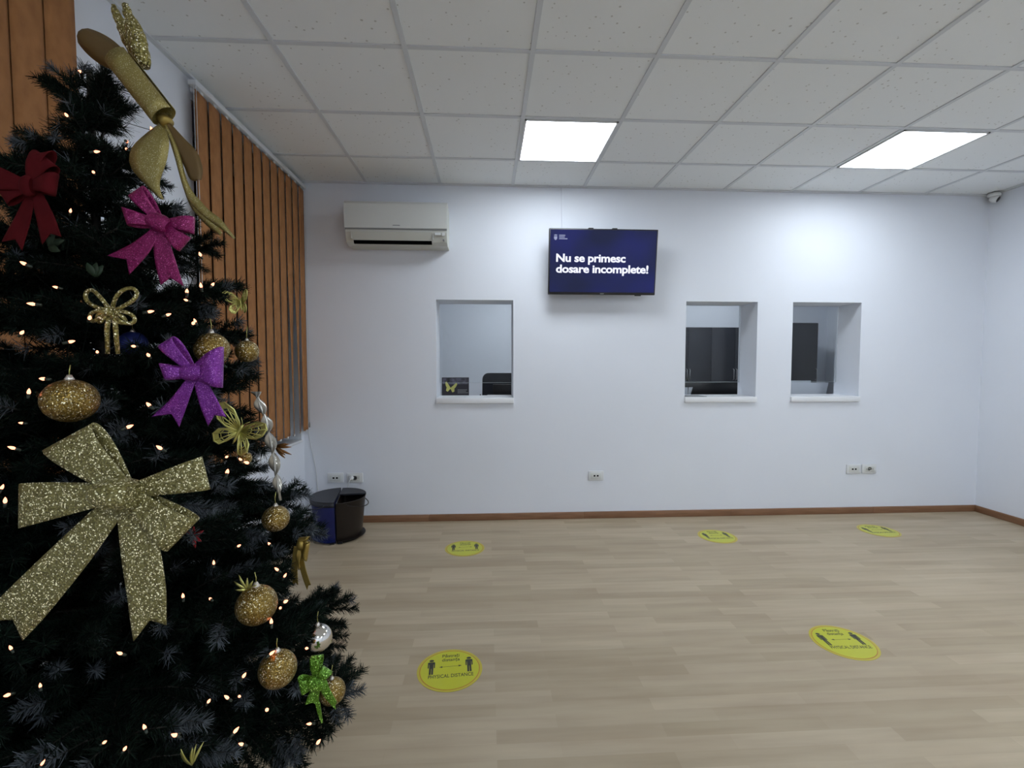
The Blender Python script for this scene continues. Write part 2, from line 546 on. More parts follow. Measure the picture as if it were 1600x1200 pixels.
# ------------------------------------------------------------------ vertical blinds
def blinds(y_far, n, label, turns):
    xb = XL + .045
    t = empty('vertical_blind', (xb, y_far, 2.755), label=label, cat='window blind')
    ln = n * .1195 + .02
    MB().bbox(-.022, .018, -ln, -.002, .003, .029, .003).build('headrail', M['white_pvc'], t)
    MB().bbox(-.042, -.026, -ln + .05, -ln + .09, -.005, .05, .002).build('bracket', M['white_pvc'], t)
    z0, z1 = -1.955, -.012
    for i in range(n):
        yc = -.065 - i * .1195
        hw = .0635
        rows = []
        for z in (z0, z0 + .03, -1.7, -1.4, -1.1, -.8, -.5, -.25, z1 - .03, z1):
            ang = turns(i, (z - z0) / (z1 - z0))
            row = []
            for k in range(5):
                u = -1 + k / 2
                bow = .004 * (1 - u * u)
                row.append(Vector((math.sin(ang) * u * hw + bow * math.cos(ang), yc + math.cos(ang) * u * hw, z)))
            rows.append(row)
        s = MB().grid(rows, .0012).build('slat', M['blind'], t)
        MB().box(-.004, .004, yc - .012, yc + .012, z1, .002).build('hanger', M['white_plastic'], s)
        MB().bbox(-.006, .006, yc - .008, yc + .008, z0 - .012, z0 + .004, .002).build('slat_weight', M['chain'], s)
    # control cords at the near end
    g = MB()
    g.tube([(.012, -ln + .012, .0), (.012, -ln + .012, -1.5)], .0016, 6)
    g.tube([(.004, -ln + .004, .0), (.004, -ln + .004, -1.5)], .0016, 6)
    g.build('control_cord', M['chain'], t)
    return t
blinds(-.010, 12, 'orange vertical fabric blind beside the service counter wall, right of the christmas tree',
       lambda i, q: R(-4.5) if i not in (1, 2) else R(-4.5 - (18 if i == 1 else 18) * max(0, (.6 - q) / .6) ** .6))
blinds(-2.145, 11, 'orange vertical fabric blind at the left edge, behind the christmas tree', lambda i, q: R(-2))
# cord hanging beside the far blind, with its weight
g = MB()
g.tube([(XL + .06, -.036, 2.7), (XL + .062, -.034, 1.6), (XL + .06, -.036, .86)], .0018, 6)
pc = g.build('pull_cord', M['chain'], None, label='thin white pull cord with a weight beside the last orange slat', cat='cord')
MB().lathe([(0, 0), (.006, .003), (.007, .03), (.004, .045), (0, .047)], 12).build('cord_weight', M['grey'], pc, loc=(XL + .06, -.036, .815))
# cable dropping down the wall behind the bins
MB().tube([(-.515, -.004, 1.35), (-.522, -.004, 1.2), (-.53, -.004, .98), (-.50, -.004, .72), (-.45, -.004, .45), (-.435, -.004, .2), (-.43, -.019, .05)], .0028, 6).build('wall_cable', M['white_plastic'], None, label='thin white cable hanging down the wall corner behind the bins', cat='cable')
# slim trunking above the TV
MB().bbox(1.610, 1.622, -.008, -.0002, 2.43, 2.815, .002).build('cable_trunking', M['wall'], None, label='narrow white cable cover running from the ceiling to the television', cat='cable cover')

# ------------------------------------------------------------------ air conditioner
t = empty('air_conditioner', (.276, 0, 2.282), label='white wall-mounted air conditioner indoor unit beside the orange blinds', cat='air conditioner')
W2 = .395
prof_body = [(0, .0), (-.150, .0), (-.185, .02), (-.215, .09), (-.222, .30), (-.20, .318), (0, .318)]
def side_prism(mb, prof, x0, x1):
    Mx = Matrix(((0, 0, 1, 0), (1, 0, 0, 0), (0, 1, 0, 0), (0, 0, 0, 1)))
    mb.prism(prof, x0, x1, Mx)
    return mb
b_ = side_prism(MB(), prof_body, -W2, W2).build('casing', M['ac2'], t); fix_normals(b_)
bv = b_.modifiers.new('bevel', 'BEVEL'); bv.width = .004; bv.segments = 2; bv.limit_method = 'ANGLE'
o = side_prism(MB(), [(-.2165, .118), (-.226, .118), (-.232, .302), (-.21, .325), (-.10, .326), (-.10, .319), (-.2005, .3185), (-.2225, .30)], -W2 - .002, W2 + .002).build('front_panel', M['ac'], t); fix_normals(o)
MB().box(-W2 + .001, W2 - .001, -.2225, -.214, .108, .116).build('panel_gap', M['grey'], t)
o = side_prism(MB(), [(-.188, .030), (-.195, .026), (-.221, .088), (-.214, .090)], -W2 + .055, W2 - .12).build('louvre', M['ac2'], t); fix_normals(o)
o = side_prism(MB(), [(-.170, .006), (-.186, .008), (-.197, .030), (-.189, .032)], -W2 + .06, W2 - .122).build('air_outlet', M['hole'], t); fix_normals(o)
g = MB()
for (x0, x1, y0, y1, z0, z1) in ((-W2 + .045, W2 - .11, -.2185, -.210, .095, .0995), (-W2 + .045, -W2 + .05, -.214, -.19, .04, .098), (W2 - .115, W2 - .11, -.214, -.19, .04, .098)):
    g.box(x0, x1, y0, y1, z0, z1)
g.build('louvre_frame', M['ac'], t)
g = MB(); g.box(W2 - .095, W2 - .05, -.2205, -.21, .070, .088); g.box(W2 - .04, W2 - .018, -.2205, -.21, .066, .090)
g.build('display_window', M['white_plastic'], t)
MB().box(W2 - .036, W2 - .022, -.216, -.19, .030, .040).build('sensor', M['grey'], t)
MB().box(-.025, .030, -.2285, -.222, .136, .142).build('maker_mark', M['grey'], t)

# ------------------------------------------------------------------ television
tl, tr = at(850, 363, 1), at(1022, 366, 1)
tvx0, tvx1 = 1.483, 2.372
tvh = .522
tilt = R(6.5)
t = empty('television', ((tvx0 + tvx1) / 2, -.088, 1.915), label='flat wall television showing white text on a dark blue screen', cat='television')
t.rotation_euler = (tilt, 0, 0)
hw = (tvx1 - tvx0) / 2
MB().bbox(-hw, hw, -.045, -.012, 0, tvh, .004).build('casing', M['black'], t)
mt, nt, b = new_mat('screen_blue')
b.inputs['Base Color'].default_value = (.002, .002, .004, 1); b.inputs['Roughness'].default_value = .3; b.inputs['Specular IOR Level'].default_value = .12
nz = N(nt, 'ShaderNodeTexNoise'); nz.inputs['Scale'].default_value = 3.0; nz.inputs['Detail'].default_value = 1
nt.links.new(coords(nt), nz.inputs['Vector'])
nt.links.new(ramp(nt, nz.outputs[0], [(.35, (.018, .024, .075)), (.65, (.022, .028, .16))]), b.inputs['Emission Color'])
b.inputs['Emission Strength'].default_value = .25
MB().box(-hw + .010, hw - .010, -.0462, -.0445, .020, tvh - .010).build('screen', mt, t)
M['screen_text'] = emis('screen_text', (.82, .84, 1.0), .42)
M['screen_dim'] = emis('screen_logo', (.42, .46, .72), .25)
TX = Matrix.Rotation(PI / 2, 4, 'X')
for s, zz, ww in (('Nu se primesc', .262, .57), ('dosare incomplete!', .176, .763)):
    o = text_mesh('screen_text', s, .088, M['screen_text'], t, Matrix.Translation((0, 0, 0)) @ TX, bold=.0024, thick=.0002, spacing=.96)
    xs_ = [v.co.x for v in o.data.vertices]
    k = ww / (max(xs_) - min(xs_))
    o.data.transform(Matrix.Translation((-hw + .060, -.0466, zz)) @ Matrix.Diagonal((k, 1, 1, 1)) @ Matrix.Translation((-min(xs_), 0, 0)))
# small crest with three lines of lettering
g = MB()
cx, cz = -hw + .052, tvh - .075
g.prism([(-.013, .012), (.013, .012), (.013, -.004), (.007, -.014), (0, -.018), (-.007, -.014), (-.013, -.004)], 0, .0003, Matrix.Translation((cx, -.0464, cz)) @ TX)
g.prism([(-.011, .017), (-.013, .027), (-.006, .023), (0, .029), (.006, .023), (.013, .027), (.011, .017)], 0, .0003, Matrix.Translation((cx, -.0464, cz)) @ TX)
g.build('screen_crest', M['screen_dim'], t)
g = MB()
for k, ww in enumerate((.050, .046, .068)):
    z = cz + .017 - k * .0135
    g.box(cx + .028, cx + .028 + ww, -.0467, -.0463, z, z + .007)
g.build('screen_lettering', M['screen_dim'], t)
MB().box(-.016, .016, -.0475, -.045, .006, .011).build('maker_mark', M['grey'], t)
g = MB()
g.box(-.13, -.09, -.02, .04, .10, .50); g.box(.09, .13, -.02, .04, .10, .50); g.box(-.15, .15, .01, .116, .24, .27)
g.build('wall_bracket', M['black'], t)
g = MB(); g.bbox(-.125, -.085, -.04, -.008, tvh - .002, tvh + .008, .002); g.bbox(.07, .11, -.04, -.008, tvh - .002, tvh + .008, .002); g.build('bracket_hook', M['black'], t)
MB().bbox(.28, .33, -.04, -.02, -.008, .002, .002).build('infrared_sensor', M['black'], t)

# ------------------------------------------------------------------ wall sockets
def socket(xc, zc, kind, label):
    t = empty('wall_socket', (xc, -.0005, zc), label=label, cat='wall socket')
    MB().bbox(-.067, .067, -.010, 0, -.042, .042, .004).build('plate', M['white_plastic'], t)
    MB().bbox(-.046, .046, -.013, -.009, -.026, .026, .002).build('insert', M['ac'], t)
    if kind == 'data':
        for sx in (-.014, .014):
            MB().box(sx - .008, sx + .008, -.0138, -.0128, -.006, .007).build('port', M['hole'], t)
    else:
        for sx in (-.023, .023):
            MB().lathe([(0, -.0132), (.017, -.0132), (.017, -.0142), (.0195, -.0142), (.0195, -.012)], 20, Matrix.Rotation(PI / 2, 4, 'X') @ Matrix.Diagonal((1, 1, -1, 1))).build('outlet', M['grey'] if kind == 'plug' else M['ac2'], t)
            g = MB()
            for q in (-.0075, .0075): g.lathe([(0, .0155), (.0025, .0155), (.0025, .012)], 8, Matrix.Translation((sx + q, 0, 0)) @ Matrix.Rotation(PI / 2, 4, 'X'))
            g.build('pin_hole', M['hole'], t)
    return t
socket(-.292, .384, 'data', 'white wall data socket left of the plugged-in one, above the bins')
socket(-.131, .382, 'plug', 'white wall power socket holding a plug, above the bins')
socket(1.922, .373, 'data', 'single white wall socket alone at the middle of the back wall')
socket(4.248, .402, 'data', 'left plate of the white socket pair near the right wall, with two black ports')
socket(4.391, .402, 'power', 'right plate of the white socket pair near the right wall, with two round outlets')
pl = empty('power_plug', (-.154, -.014, .384), label='white plug with its cord in the wall socket above the bins', cat='plug')
MB().lathe([(0, 0), (.017, 0), (.018, .012), (.013, .030), (.006, .036), (0, .036)], 16, Matrix.Rotation(PI / 2, 4, 'X')).build('plug_body', M['white_plastic'], pl)
MB().tube([(0, -.034, 0), (-.004, -.044, -.008), (-.014, -.045, -.03), (-.024, -.040, -.07), (-.03, -.03, -.15), (-.04, -.02, -.36)], .0035, 8).build('cord', M['white_plastic'], pl)

# ------------------------------------------------------------------ pair of recycling bins
def half_bin(sign, name, mat, label, lid):
    t = empty(name, (-.176, -.305, 0), R(10), label=label, cat='bin', group=None)
    def outline(a, b_, n=20, inset=0.0):
        pts = []
        for k in range(n + 1):
            th = -PI / 2 + PI * k / n
            pts.append((sign * (.006 + inset + (a - inset - .006) * math.cos(th)), (b_ - inset) * math.sin(th)))
        return pts
    levels = [(0.0, .165, .165), (.015, .172, .172), (.30, .200, .200), (.312, .204, .204)]
    rows = []
    for z, a, b2 in levels:
        p = outline(a, b2); p.append(p[0]); rows.append([Vector((x, y, z)) for x, y in p])
    g = MB().grid(rows, 0)
    p = outline(.165, .165); g.add([Vector((x, y, .001)) for x, y in p], [tuple(range(len(p)))])
    # inner face
    rows = []
    for z, a, b2 in ((.312, .199, .199), (.02, .166, .166)):
        p = outline(a, b2, inset=.004); p.append(p[0]); rows.append([Vector((x, y, z)) for x, y in p])
    g.grid(rows, 0)
    a1 = outline(.204, .204); a2 = outline(.199, .199, inset=.004); nn = len(a1)
    g.add([Vector((x, y, .312)) for x, y in a1] + [Vector((x, y, .312)) for x, y in a2], [(i, (i + 1) % nn, nn + (i + 1) % nn, nn + i) for i in range(nn)])
    g.add([Vector((x, y, .02)) for x, y in a2], [tuple(range(nn))])
    fix_normals(g.build('bin_body', mat, t))
    if lid:
        p = outline(.209, .209, 24)
        MB().prism(p, .312, .326).build('lid', M['bin_lid'], t)
        # rim band below the lid
        rows = []
        for z, a in ((.285, .2045), (.312, .2085)):
            rows.append([Vector((x, y, z)) for x, y in outline(a, a)])
        MB().grid(rows, .004).build('lid_rim', M['bin_lid'], t)
    # carrying handle hanging on the front
    pts = []
    for k in range(17):
        th = PI * k / 16
        yy = -.19 * math.cos(th)
        ang = math.asin(max(-1, min(1, yy / .2)))
        drop = math.sin(th)
        pts.append((sign * (.21 * math.cos(ang) * 1.0 + .012), .205 * math.sin(ang), .30 - .055 * drop))
    MB().tube(pts, .0038, 8).build('handle', M['bin_lid'] if lid else M['bin_brown'], t)
    MB().bbox(sign * .010 if sign > 0 else -.045, .045 if sign > 0 else -.010, -.185, -.160, .0, .012, .003).build('foot', M['black'], t)
    return t
bl = half_bin(-1, 'recycling_bin', M['bin_blue'], 'blue half-round recycling bin with a dark lid in the corner', True)
bb_ = half_bin(1, 'recycling_bin', M['bin_brown'], 'dark brown half-round bin with its lid tipped open beside the blue one', False)
# the brown bin's lid, pushed ajar: higher at the back
p = []
for k in range(25):
    th = -PI / 2 + PI * k / 24
    p.append((.007 + .200 * math.cos(th), .206 * math.sin(th)))
o = MB().prism(p, 0, .012).build('lid', M['bin_lid'], bb_)
o.data.transform(Matrix.Translation((0, .0, .314)) @ Matrix.Translation((0, .2, 0)) @ Matrix.Rotation(R(0), 4, 'X') @ Matrix.Translation((0, -.2, 0)))
bpy.data.objects.remove(o)
p = []
for k in range(15):
    th = PI * .02 + PI / 2 * .96 * k / 14
    p.append((.007 + .198 * math.cos(th), .204 * math.sin(th)))
p.append((.007, .02))
MB().prism(p, .3125, .324).build('lid', M['bin_lid'], bb_)
# little printed mark on the blue bin
g = MB()
for k, (px_, pz_, w_) in enumerate(((0, .03, .030), (.004, .018, .022), (.010, .006, .016))):
    th = R(214) + px_ * 2
    g.box(-w_ / 2, w_ / 2, -.0006, .0006, pz_, pz_ + .006, M=Matrix.Translation((.190 * math.cos(R(222)), .190 * math.sin(R(222)), .165)) @ Matrix.Rotation(R(222) + PI / 2, 4, 'Z'))
g.build('printed_mark', M['grey'], bl)

# ------------------------------------------------------------------ floor stickers
def disc(rad, n=64, cx=0, cy=0):
    return [(cx + rad * math.cos(2 * PI * k / n), cy + rad * math.sin(2 * PI * k / n)) for k in range(n)]
PERSON = [(-.035, .18), (.035, .18), (.052, .165), (.052, .0), (.036, -.005), (.034, .11), (.030, .11), (.030, -.20), (.004, -.20), (.002, -.02), (-.002, -.02), (-.004, -.20), (-.030, -.20), (-.030, .11), (-.034, .11), (-.036, -.005), (-.052, .0), (-.052, .165)]
def sticker(x, y, rot, label):
    r = .1435
    t = empty('floor_sticker', (x, y, 0.0003), rot, label=label, cat='floor sticker')
    MB().prism(disc(r), 0, .0008).build('backing', M['sticker_rim'], t)
    MB().prism(disc(r * .925), .0008, .0010).build('ring', M['sticker_ring'], t)
    MB().prism(disc(r * .90), .0010, .0012).build('face', M['sticker'], t)
    for sx, sy in ((-.57, .12), (.60, .14)):
        Mp = Matrix.Translation((sx * r, sy * r, 0)) @ Matrix.Diagonal((2.15 * r, 1.55 * r, 1, 1))
        g = MB().prism(PERSON, .0012, .0014, Mp)
        g.prism(disc(.034, 16, 0, .225), .0012, .0014, Mp)
        g.build('person_symbol', M['sticker_ink'], t)
    g = MB()
    for q in ([(-.33, .13), (-.23, .17), (-.23, .09)], [(.37, .14), (.27, .10), (.27, .18)], [(-.24, .124), (.28, .134), (.28, .146), (-.24, .136)]):
        g.prism([(a * r, b2 * r) for a, b2 in q], .0012, .0014)
    fix_normals(g.build('double_arrow', M['sticker_ink'], t))
    for s, cy_, ww, hh in (('Păstrați', .60, .54, .155), ('distanța', .40, .56, .155), ('PHYSICAL DISTANCE', -.37, 1.36, .165)):
        o = text_mesh('lettering', s, hh * r * 1.32, M['sticker_ink'], t, Matrix.Identity(4), bold=.0003, thick=.0001, align='CENTER')
        xs_ = [v.co.x for v in o.data.vertices]
        k = ww * r / max(1e-6, max(xs_) - min(xs_))
        o.data.transform(Matrix.Translation((.03 * r, cy_ * r, .0013)) @ Matrix.Diagonal((k, 1, 1, 1)))
    return t
sticker(.812, -1.958, R(4), 'round yellow physical distance floor sticker nearest the christmas tree, in the foreground')
sticker(2.707, -1.857, R(-2), 'round yellow physical distance floor sticker in the right foreground')
sticker(.816, -.608, R(3), 'round yellow physical distance floor sticker below the leftmost service opening')
sticker(2.770, -.480, R(2), 'round yellow physical distance floor sticker below the middle service opening')
sticker(4.128, -.430, R(0), 'round yellow physical distance floor sticker below the rightmost service opening')

# ------------------------------------------------------------------ security camera
t = empty('security_camera', (XR - .048, -.075, 2.80), label='small white dome security camera in the ceiling corner by the right wall', cat='security camera')
MB().lathe([(0, .014), (.042, .014), (.045, .0), (.040, -.012), (0, -.012)][::-1], 24).build('mount', M['white_plastic'], t)
Mc = Matrix.Translation((0, 0, -.028)) @ Matrix.Rotation(R(118), 4, Vector((.85, .5, 0)))
MB().lathe([(0, -.03), (.02, -.026), (.032, -.01), (.034, .012), (.030, .028), (.020, .030)], 24, Mc).build('housing', M['white_plastic'], t)
MB().lathe([(.0, .026), (.024, .027), (.022, .033), (0, .036)], 24, Mc).build('lens', M['black'], t)

# ------------------------------------------------------------------ the office: what is seen through the openings
def cabinet(x0, x1, y0, y1, h, label, ndoor):
    t = empty('filing_cabinet', ((x0 + x1) / 2, (y0 + y1) / 2, 0), label=label, cat='cabinet')
    hw_, hd = (x1 - x0) / 2, (y1 - y0) / 2
    MB().bbox(-hw_, hw_, -hd + .02, hd, 0, h, .003).build('carcass', M['cabinet'], t)
    dw = 2 * hw_ / ndoor
    for k in range(ndoor):
        a = -hw_ + k * dw
        d = MB().bbox(a + .002, a + dw - .002, -hd, -hd + .019, .05, h - .004, .002).build('door', M['cabinet'], t)
        hx = a + dw - .02 if k % 2 == 0 else a + .02
        MB().tube([(hx, -hd, 1.11), (hx, -hd - .025, 1.12), (hx, -hd - .025, 1.25), (hx, -hd, 1.26)], .004, 6).build('handle', M['steel'], d)
    return t
cabinet(3.3625, 4.6525, 2.2, 2.62, 1.82, 'tall dark grey office cabinet with steel handles behind the middle opening', 4)
cabinet(5.05, 5.49, 2.2, 2.62, 1.885, 'tall black office cabinet behind the rightmost opening', 1)
t = empty('office_counter', (2.6, .52, 0), label='dark office worktop running behind the service openings', cat='counter')
MB().bbox(-2.9, 2.9, -.215, .28, .98, 1.012, .003).build('worktop', M['counter'], t)
for x in (-2.86, -1.0, 1.0, 2.86): MB().box(x - .015, x + .015, -.20, .25, 0, .979).build('support_panel', M['counter'], t)
# office chair behind the first opening
t = empty('office_chair', (1.16, 1.28, 0), R(-4), label='black office chair with a rounded back behind the leftmost opening', cat='chair')
def rrect(hw_, hh, rad, n=6):
    p = []
    for cx_, cy_, a0 in ((hw_ - rad, hh - rad, 0), (-hw_ + rad, hh - rad, 90), (-hw_ + rad, -hh + rad, 180), (hw_ - rad, -hh + rad, 270)):
        for k in range(n + 1):
            th = R(a0 + 90 * k / n); p.append((cx_ + rad * math.cos(th), cy_ + rad * math.sin(th)))
    return p
o = MB().prism(rrect(.23, .33, .07), -.03, .03, Matrix.Translation((0, 0, .90)) @ Matrix.Rotation(R(82), 4, 'X')).build('backrest', M['chair'], t)
o = MB().bbox(-.25, .25, -.52, -.03, .44, .52, .03, 3).build('seat', M['chair'], t)
MB().tube([(0, -.27, .44), (0, -.27, .1)], .025, 12).build('gas_column', M['black'], t)
for k in range(5):
    th = 2 * PI * k / 5
    lg = MB().tube([(0, -.27, .1), (.28 * math.cos(th), -.27 + .28 * math.sin(th), .075)], [.022, .014], 8).build('leg', M['black'], t)
    MB().lathe([(0, -.01), (.025, -.01), (.028, 0), (.025, .01), (0, .01)], 12, Matrix.Translation((.28 * math.cos(th), -.27 + .28 * math.sin(th), .029)) @ Matrix.Rotation(PI / 2, 4, 'X')).build('castor', M['black'], lg)
MB().tube([(0, -.2, .46), (0, .03, .5), (0, .06, .7)], .018, 8).build('back_support', M['black'], t)
# standing desk calendar with a gold butterfly picture
t = empty('desk_calendar', (.684, .46, 1.0125), R(2), label='dark desk calendar with a picture, standing inside the leftmost opening', cat='calendar')
MB().box(-.128, .128, 0, .006, .0, .20, M=Matrix.Rotation(R(-10), 4, 'X')).build('cover', simple('calendar_cover', (.020, .016, .030), .4), t)
MB().box(-.118, .118, -.0012, -.0002, .135, .192, M=Matrix.Rotation(R(-10), 4, 'X')).build('picture', M['photo_a'], t)
MB().box(-.128, .128, .0, .006, .0, .19, M=Matrix.Translation((0, .075, 0)) @ Matrix.Rotation(R(12), 4, 'X')).build('back_stand', M['blackm'], t)
g = MB()
for k, ww in enumerate((.10, .08, .09)): g.box(.02, .02 + ww, -.0014, -.0003, .05 + k * .014, .056 + k * .014, M=Matrix.Rotation(R(-10), 4, 'X'))
g.build('printed_lines', M['grey'], t)
g = MB()
WG = [(0, 0), (.045, .055), (.058, .045), (.046, .012), (.036, 0), (.04, -.03), (.022, -.040), (0, -.008)]
Mb = Matrix.Rotation(R(-10), 4, 'X') @ Matrix.Translation((-.045, -.002, .10)) @ Matrix.Rotation(PI / 2, 4, 'X') @ Matrix.Rotation(R(-8), 4, 'Z')
g.prism(WG, 0, .002, Mb); g.prism([(-x, y) for x, y in WG][::-1], 0, .002, Mb)
g.build('butterfly', M['gold_foil'], t)
# black desk telephone / monitor seen in the gap
def monitor(x, y, z0, w_, h_, label):
    t = empty('computer_monitor', (x, y, 1.0125), label=label, cat='monitor')
    MB().bbox(-w_ / 2, w_ / 2, -.014, .014, z0, z0 + h_, .004).build('back_case', M['black'], t)
    MB().box(-.02, .02, .0, .02, 0, z0 + .05).build('stand', M['black'], t)
    MB().bbox(-.10, .10, -.06, .09, 0, .008, .003).build('foot', M['black'], t)
monitor(1.24, .62, .02, .40, .105, 'low black screen edge under the glass of the leftmost opening')
monitor(3.28, .62, .02, .95, .125, 'wide black equipment under the glass of the middle opening')
MB().tube([(.985, .30, 1.0552), (1.20, .285, 1.0552)], .0025, 8).build('pen', M['white_plastic'], None, label='white pen lying on the sill of the leftmost opening', cat='pen')
MB().bbox(.915, .925, .40, .41, 1.0125, 1.055, .002).build('pen_holder', M['black'], None, label='small black holder in the gap between calendar and chair', cat='holder')
# paper sheets on the sills
MB().box(.60, .80, .02, .19, 1.0525, 1.0545).build('paper_sheet', M['paper'], None, label='white paper lying on the sill of the leftmost opening', cat='paper')
MB().box(2.72, 2.90, .01, .20, 1.0525, 1.0565).build('document_folder', M['grey'], None, label='thin grey folder on the sill of the middle opening', cat='folder')
# pale document tray in the third opening
t = empty('document_tray', (4.12, .50, 1.0125), label='pale grey tray with slanted sides inside the rightmost opening', cat='tray')
o = MB().prism([(-.30, 0), (.22, 0), (.27, .14), (-.36, .14)], 0, .005, Matrix.Rotation(R(78), 4, 'X')).build('front', M['tray'], t); fix_normals(o)
MB().box(-.28, .20, .0, .22, .0, .006).build('base', M['tray'], t)
MB().box(-.30, .22, .21, .216, .0, .15).build('back', M['tray'], t)
# folded cards in the second opening
t = empty('folded_card', (2.92, .46, 1.0125), label='small folded pale card at the lower left of the middle opening', cat='card')
g = MB()
for s in (-1, 1): g.add([(s * .055, 0, .10), (s * .045 - .002, .03, 0.0), (0, -.02, .0), (s * .004, -.02, .10)], [(0, 1, 2, 3)])
g.build('card', M['tray'], t)

# ------------------------------------------------------------------ christmas tree
TX0, TY0 = .075, -2.83
TOPZ = 2.03
PROF = [(2.06, .02), (2.0, .035), (1.95, .05), (1.90, .085), (1.85, .13), (1.75, .20), (1.5, .305), (1.25, .36), (.95, .43), (.80, .51), (.65, .56), (.44, .60), (.25, .60)]
def rad_at(z):
    for (z1, r1), (z0, r0) in zip(PROF, PROF[1:]):
        if z0 <= z <= z1: return r0 + (r1 - r0) * (z - z0) / (z1 - z0)
    return 0 if z > PROF[0][0] else .6
rnd = random.Random(11)
def needles(mb, p0, p1, frost, dens=52, ln=.025, r2=None):
    """a bottle brush of needles along p0-p1"""
    ax = p1 - p0; Ln = ax.length; ax = ax / Ln
    a = Vector((0, 0, 1)) if abs(ax.z) < .9 else Vector((1, 0, 0))
    u = (a - ax * a.dot(ax)).normalized(); v = ax.cross(u)
    n = int(Ln * 100 * dens / 2)
    for i in range(n):
        f = (i + rnd.random()) / n
        th = rnd.random() * 2 * PI
        rad = u * math.cos(th) + v * math.sin(th)
        d = (rad * rnd.uniform(.75, 1) + ax * rnd.uniform(.45, 1.1)).normalized()
        l = ln * rnd.uniform(.7, 1.15) * (1 if f < .85 else .75)
        b_ = p0 + ax * (Ln * f)
        side = d.cross(Vector((rnd.uniform(-1, 1), rnd.uniform(-1, 1), rnd.uniform(-1, 1)))).normalized() * .0009
        tip = b_ + d * l
        fr = f > 1 - frost and rnd.random() < .85
        mi = 2 if fr else (0 if rnd.random() < .6 else 1)
        mb.add([b_ - side, b_ + side, tip + side * .35, tip - side * .35], [(0, 1, 2, 3)], mi)
def branch_mesh(Lb, seed, name='branch'):
    rnd.seed(seed)
    mb = MB()
    pts = []
    k = 10
    for i in range(k + 1):
        s = i / k
        pts.append(Vector((Lb * s, .02 * math.sin(s * 4 + seed), Lb * (.06 * s + .12 * s * s) )))
    mb.tube(pts, [.004 * (1 - .6 * i / k) for i in range(k + 1)], 5, 3)
    for i in range(2 if Lb > .3 else 1, k):
        needles(mb, pts[i], pts[i + 1], .9 if i == k - 1 and seed % 2 else 0)
    nt_ = max(3, int(Lb / .042))
    for j in range(nt_):
        s = .22 + .72 * j / nt_
        i = int(s * k); base = pts[i].lerp(pts[i + 1], s * k - i)
        tl_ = min(.17, max(.07, (1 - s) * Lb * .62 + .05)) * rnd.uniform(.85, 1.15)
        for sg in (-1, 1):
            a = R(rnd.uniform(38, 58))
            d = Vector((math.cos(a), sg * math.sin(a), rnd.uniform(-.25, .35))).normalized()
            end = base + d * tl_
            mid = base.lerp(end, .5) + Vector((0, 0, .006))
            mb.tube([base, mid, end], [.0018, .0015, .001], 4, 3)
            fr = rnd.choice((0, 0, 0, 0, .5, .8))
            needles(mb, base, mid, 0, 50); needles(mb, mid, end, fr, 56)
    return mb.build(name, [M['needle'], M['needle2'], M['frost'], M['bark']])
protos = {}
for L_, seeds in ((.16, (1, 2)), (.30, (3, 4, 5)), (.45, (6, 7, 8)), (.60, (9, 10, 12))):
    protos[L_] = [branch_mesh(L_, s) for s in seeds]
tree = empty('christmas_tree', (TX0, TY0, 0), label='tall dark green artificial christmas tree with frosted tips by the window blinds', cat='christmas tree')
MB().tube([(0, 0, .04), (0, 0, 1.0), (0, 0, TOPZ)], [.018, .015, .006], 10).build('trunk', M['bark'], tree)
for k in range(3):
    th = R(30 + 120 * k)
    MB().tube([(0, 0, .22), (.14 * math.cos(th), .14 * math.sin(th), .12), (.26 * math.cos(th), .26 * math.sin(th), .011)], .010, 8).build('stand_leg', M['bark'], tree)
br_i = 0
rb = random.Random(5)
def add_branch(z, th, L_, pitch, roll=0):
    global br_i
    key = min(protos, key=lambda q: abs(q - L_))
    pr = protos[key][br_i % len(protos[key])]
    o = pr if not pr.get('used') else pr.copy()
    if o is not pr: C.collection.objects.link(o)
    pr['used'] = 1
    o.parent = tree
    o.location = (.01 * math.cos(th), .01 * math.sin(th), z)
    o.rotation_euler = (roll, -pitch, th)
    s = L_ / key
    sc = s ** .75
    o.scale = (s, sc, sc)
    br_i += 1
z = .36; tier = 0
while z < 1.98:
    r = rad_at(z + .05)
    nb = 8 if z < .7 else 7 if z < 1.1 else 6 if z < 1.6 else 5
    for k in range(nb):
        th = 2 * PI * (k + (tier % 2) * .5) / nb + rb.uniform(-.18, .18) + tier * .35
        L_ = r * rb.uniform(.84, 1.0)
        # keep clear of the left wall
        c = math.cos(th)
        lim = (TX0 - XL - .115) / -c if c < -.05 else 9
        L_ = min(L_, lim * .97)
        add_branch(z, th, L_, R(rb.uniform(-4, 12)) + (R(22) if z > 1.88 else 0), rb.uniform(-.3, .3))
    z += .105 if z < 1.4 else .098; tier += 1
for k in range(3): add_branch(TOPZ - .15, 2 * PI * k / 3 + .3, .13, R(72))
# short inner twigs that fill the core of the tree
g = MB(); rnd.seed(77); z = .30
while z < 1.97:
    r = rad_at(z) * .62
    for q in range(7):
        th = rnd.random() * 2 * PI; L_ = max(.07, r * rnd.uniform(.6, 1.05))
        if math.cos(th) < 0: L_ = min(L_, .40)
        a = Vector((0, 0, z + rnd.uniform(-.03, .03)))
        d = Vector((math.cos(th), math.sin(th), rnd.uniform(-.1, .55))) * L_
        g.tube([a, a + d], [.003, .001], 4, 3)
        needles(g, a + d * .15, a + d, .1 if rnd.random() < .4 else 0, 26, .036)
    z += .028
g.build('inner_foliage', [M['needle'], M['needle2'], M['frost'], M['bark']], tree, kind='stuff')
for pl_ in protos.values():
    for pr in pl_:
        if not pr.get('used'): bpy.data.objects.remove(pr)
        else: del pr['used']
for o in tree.children:
    if 'used' in o: del o['used']
print('branches', br_i)

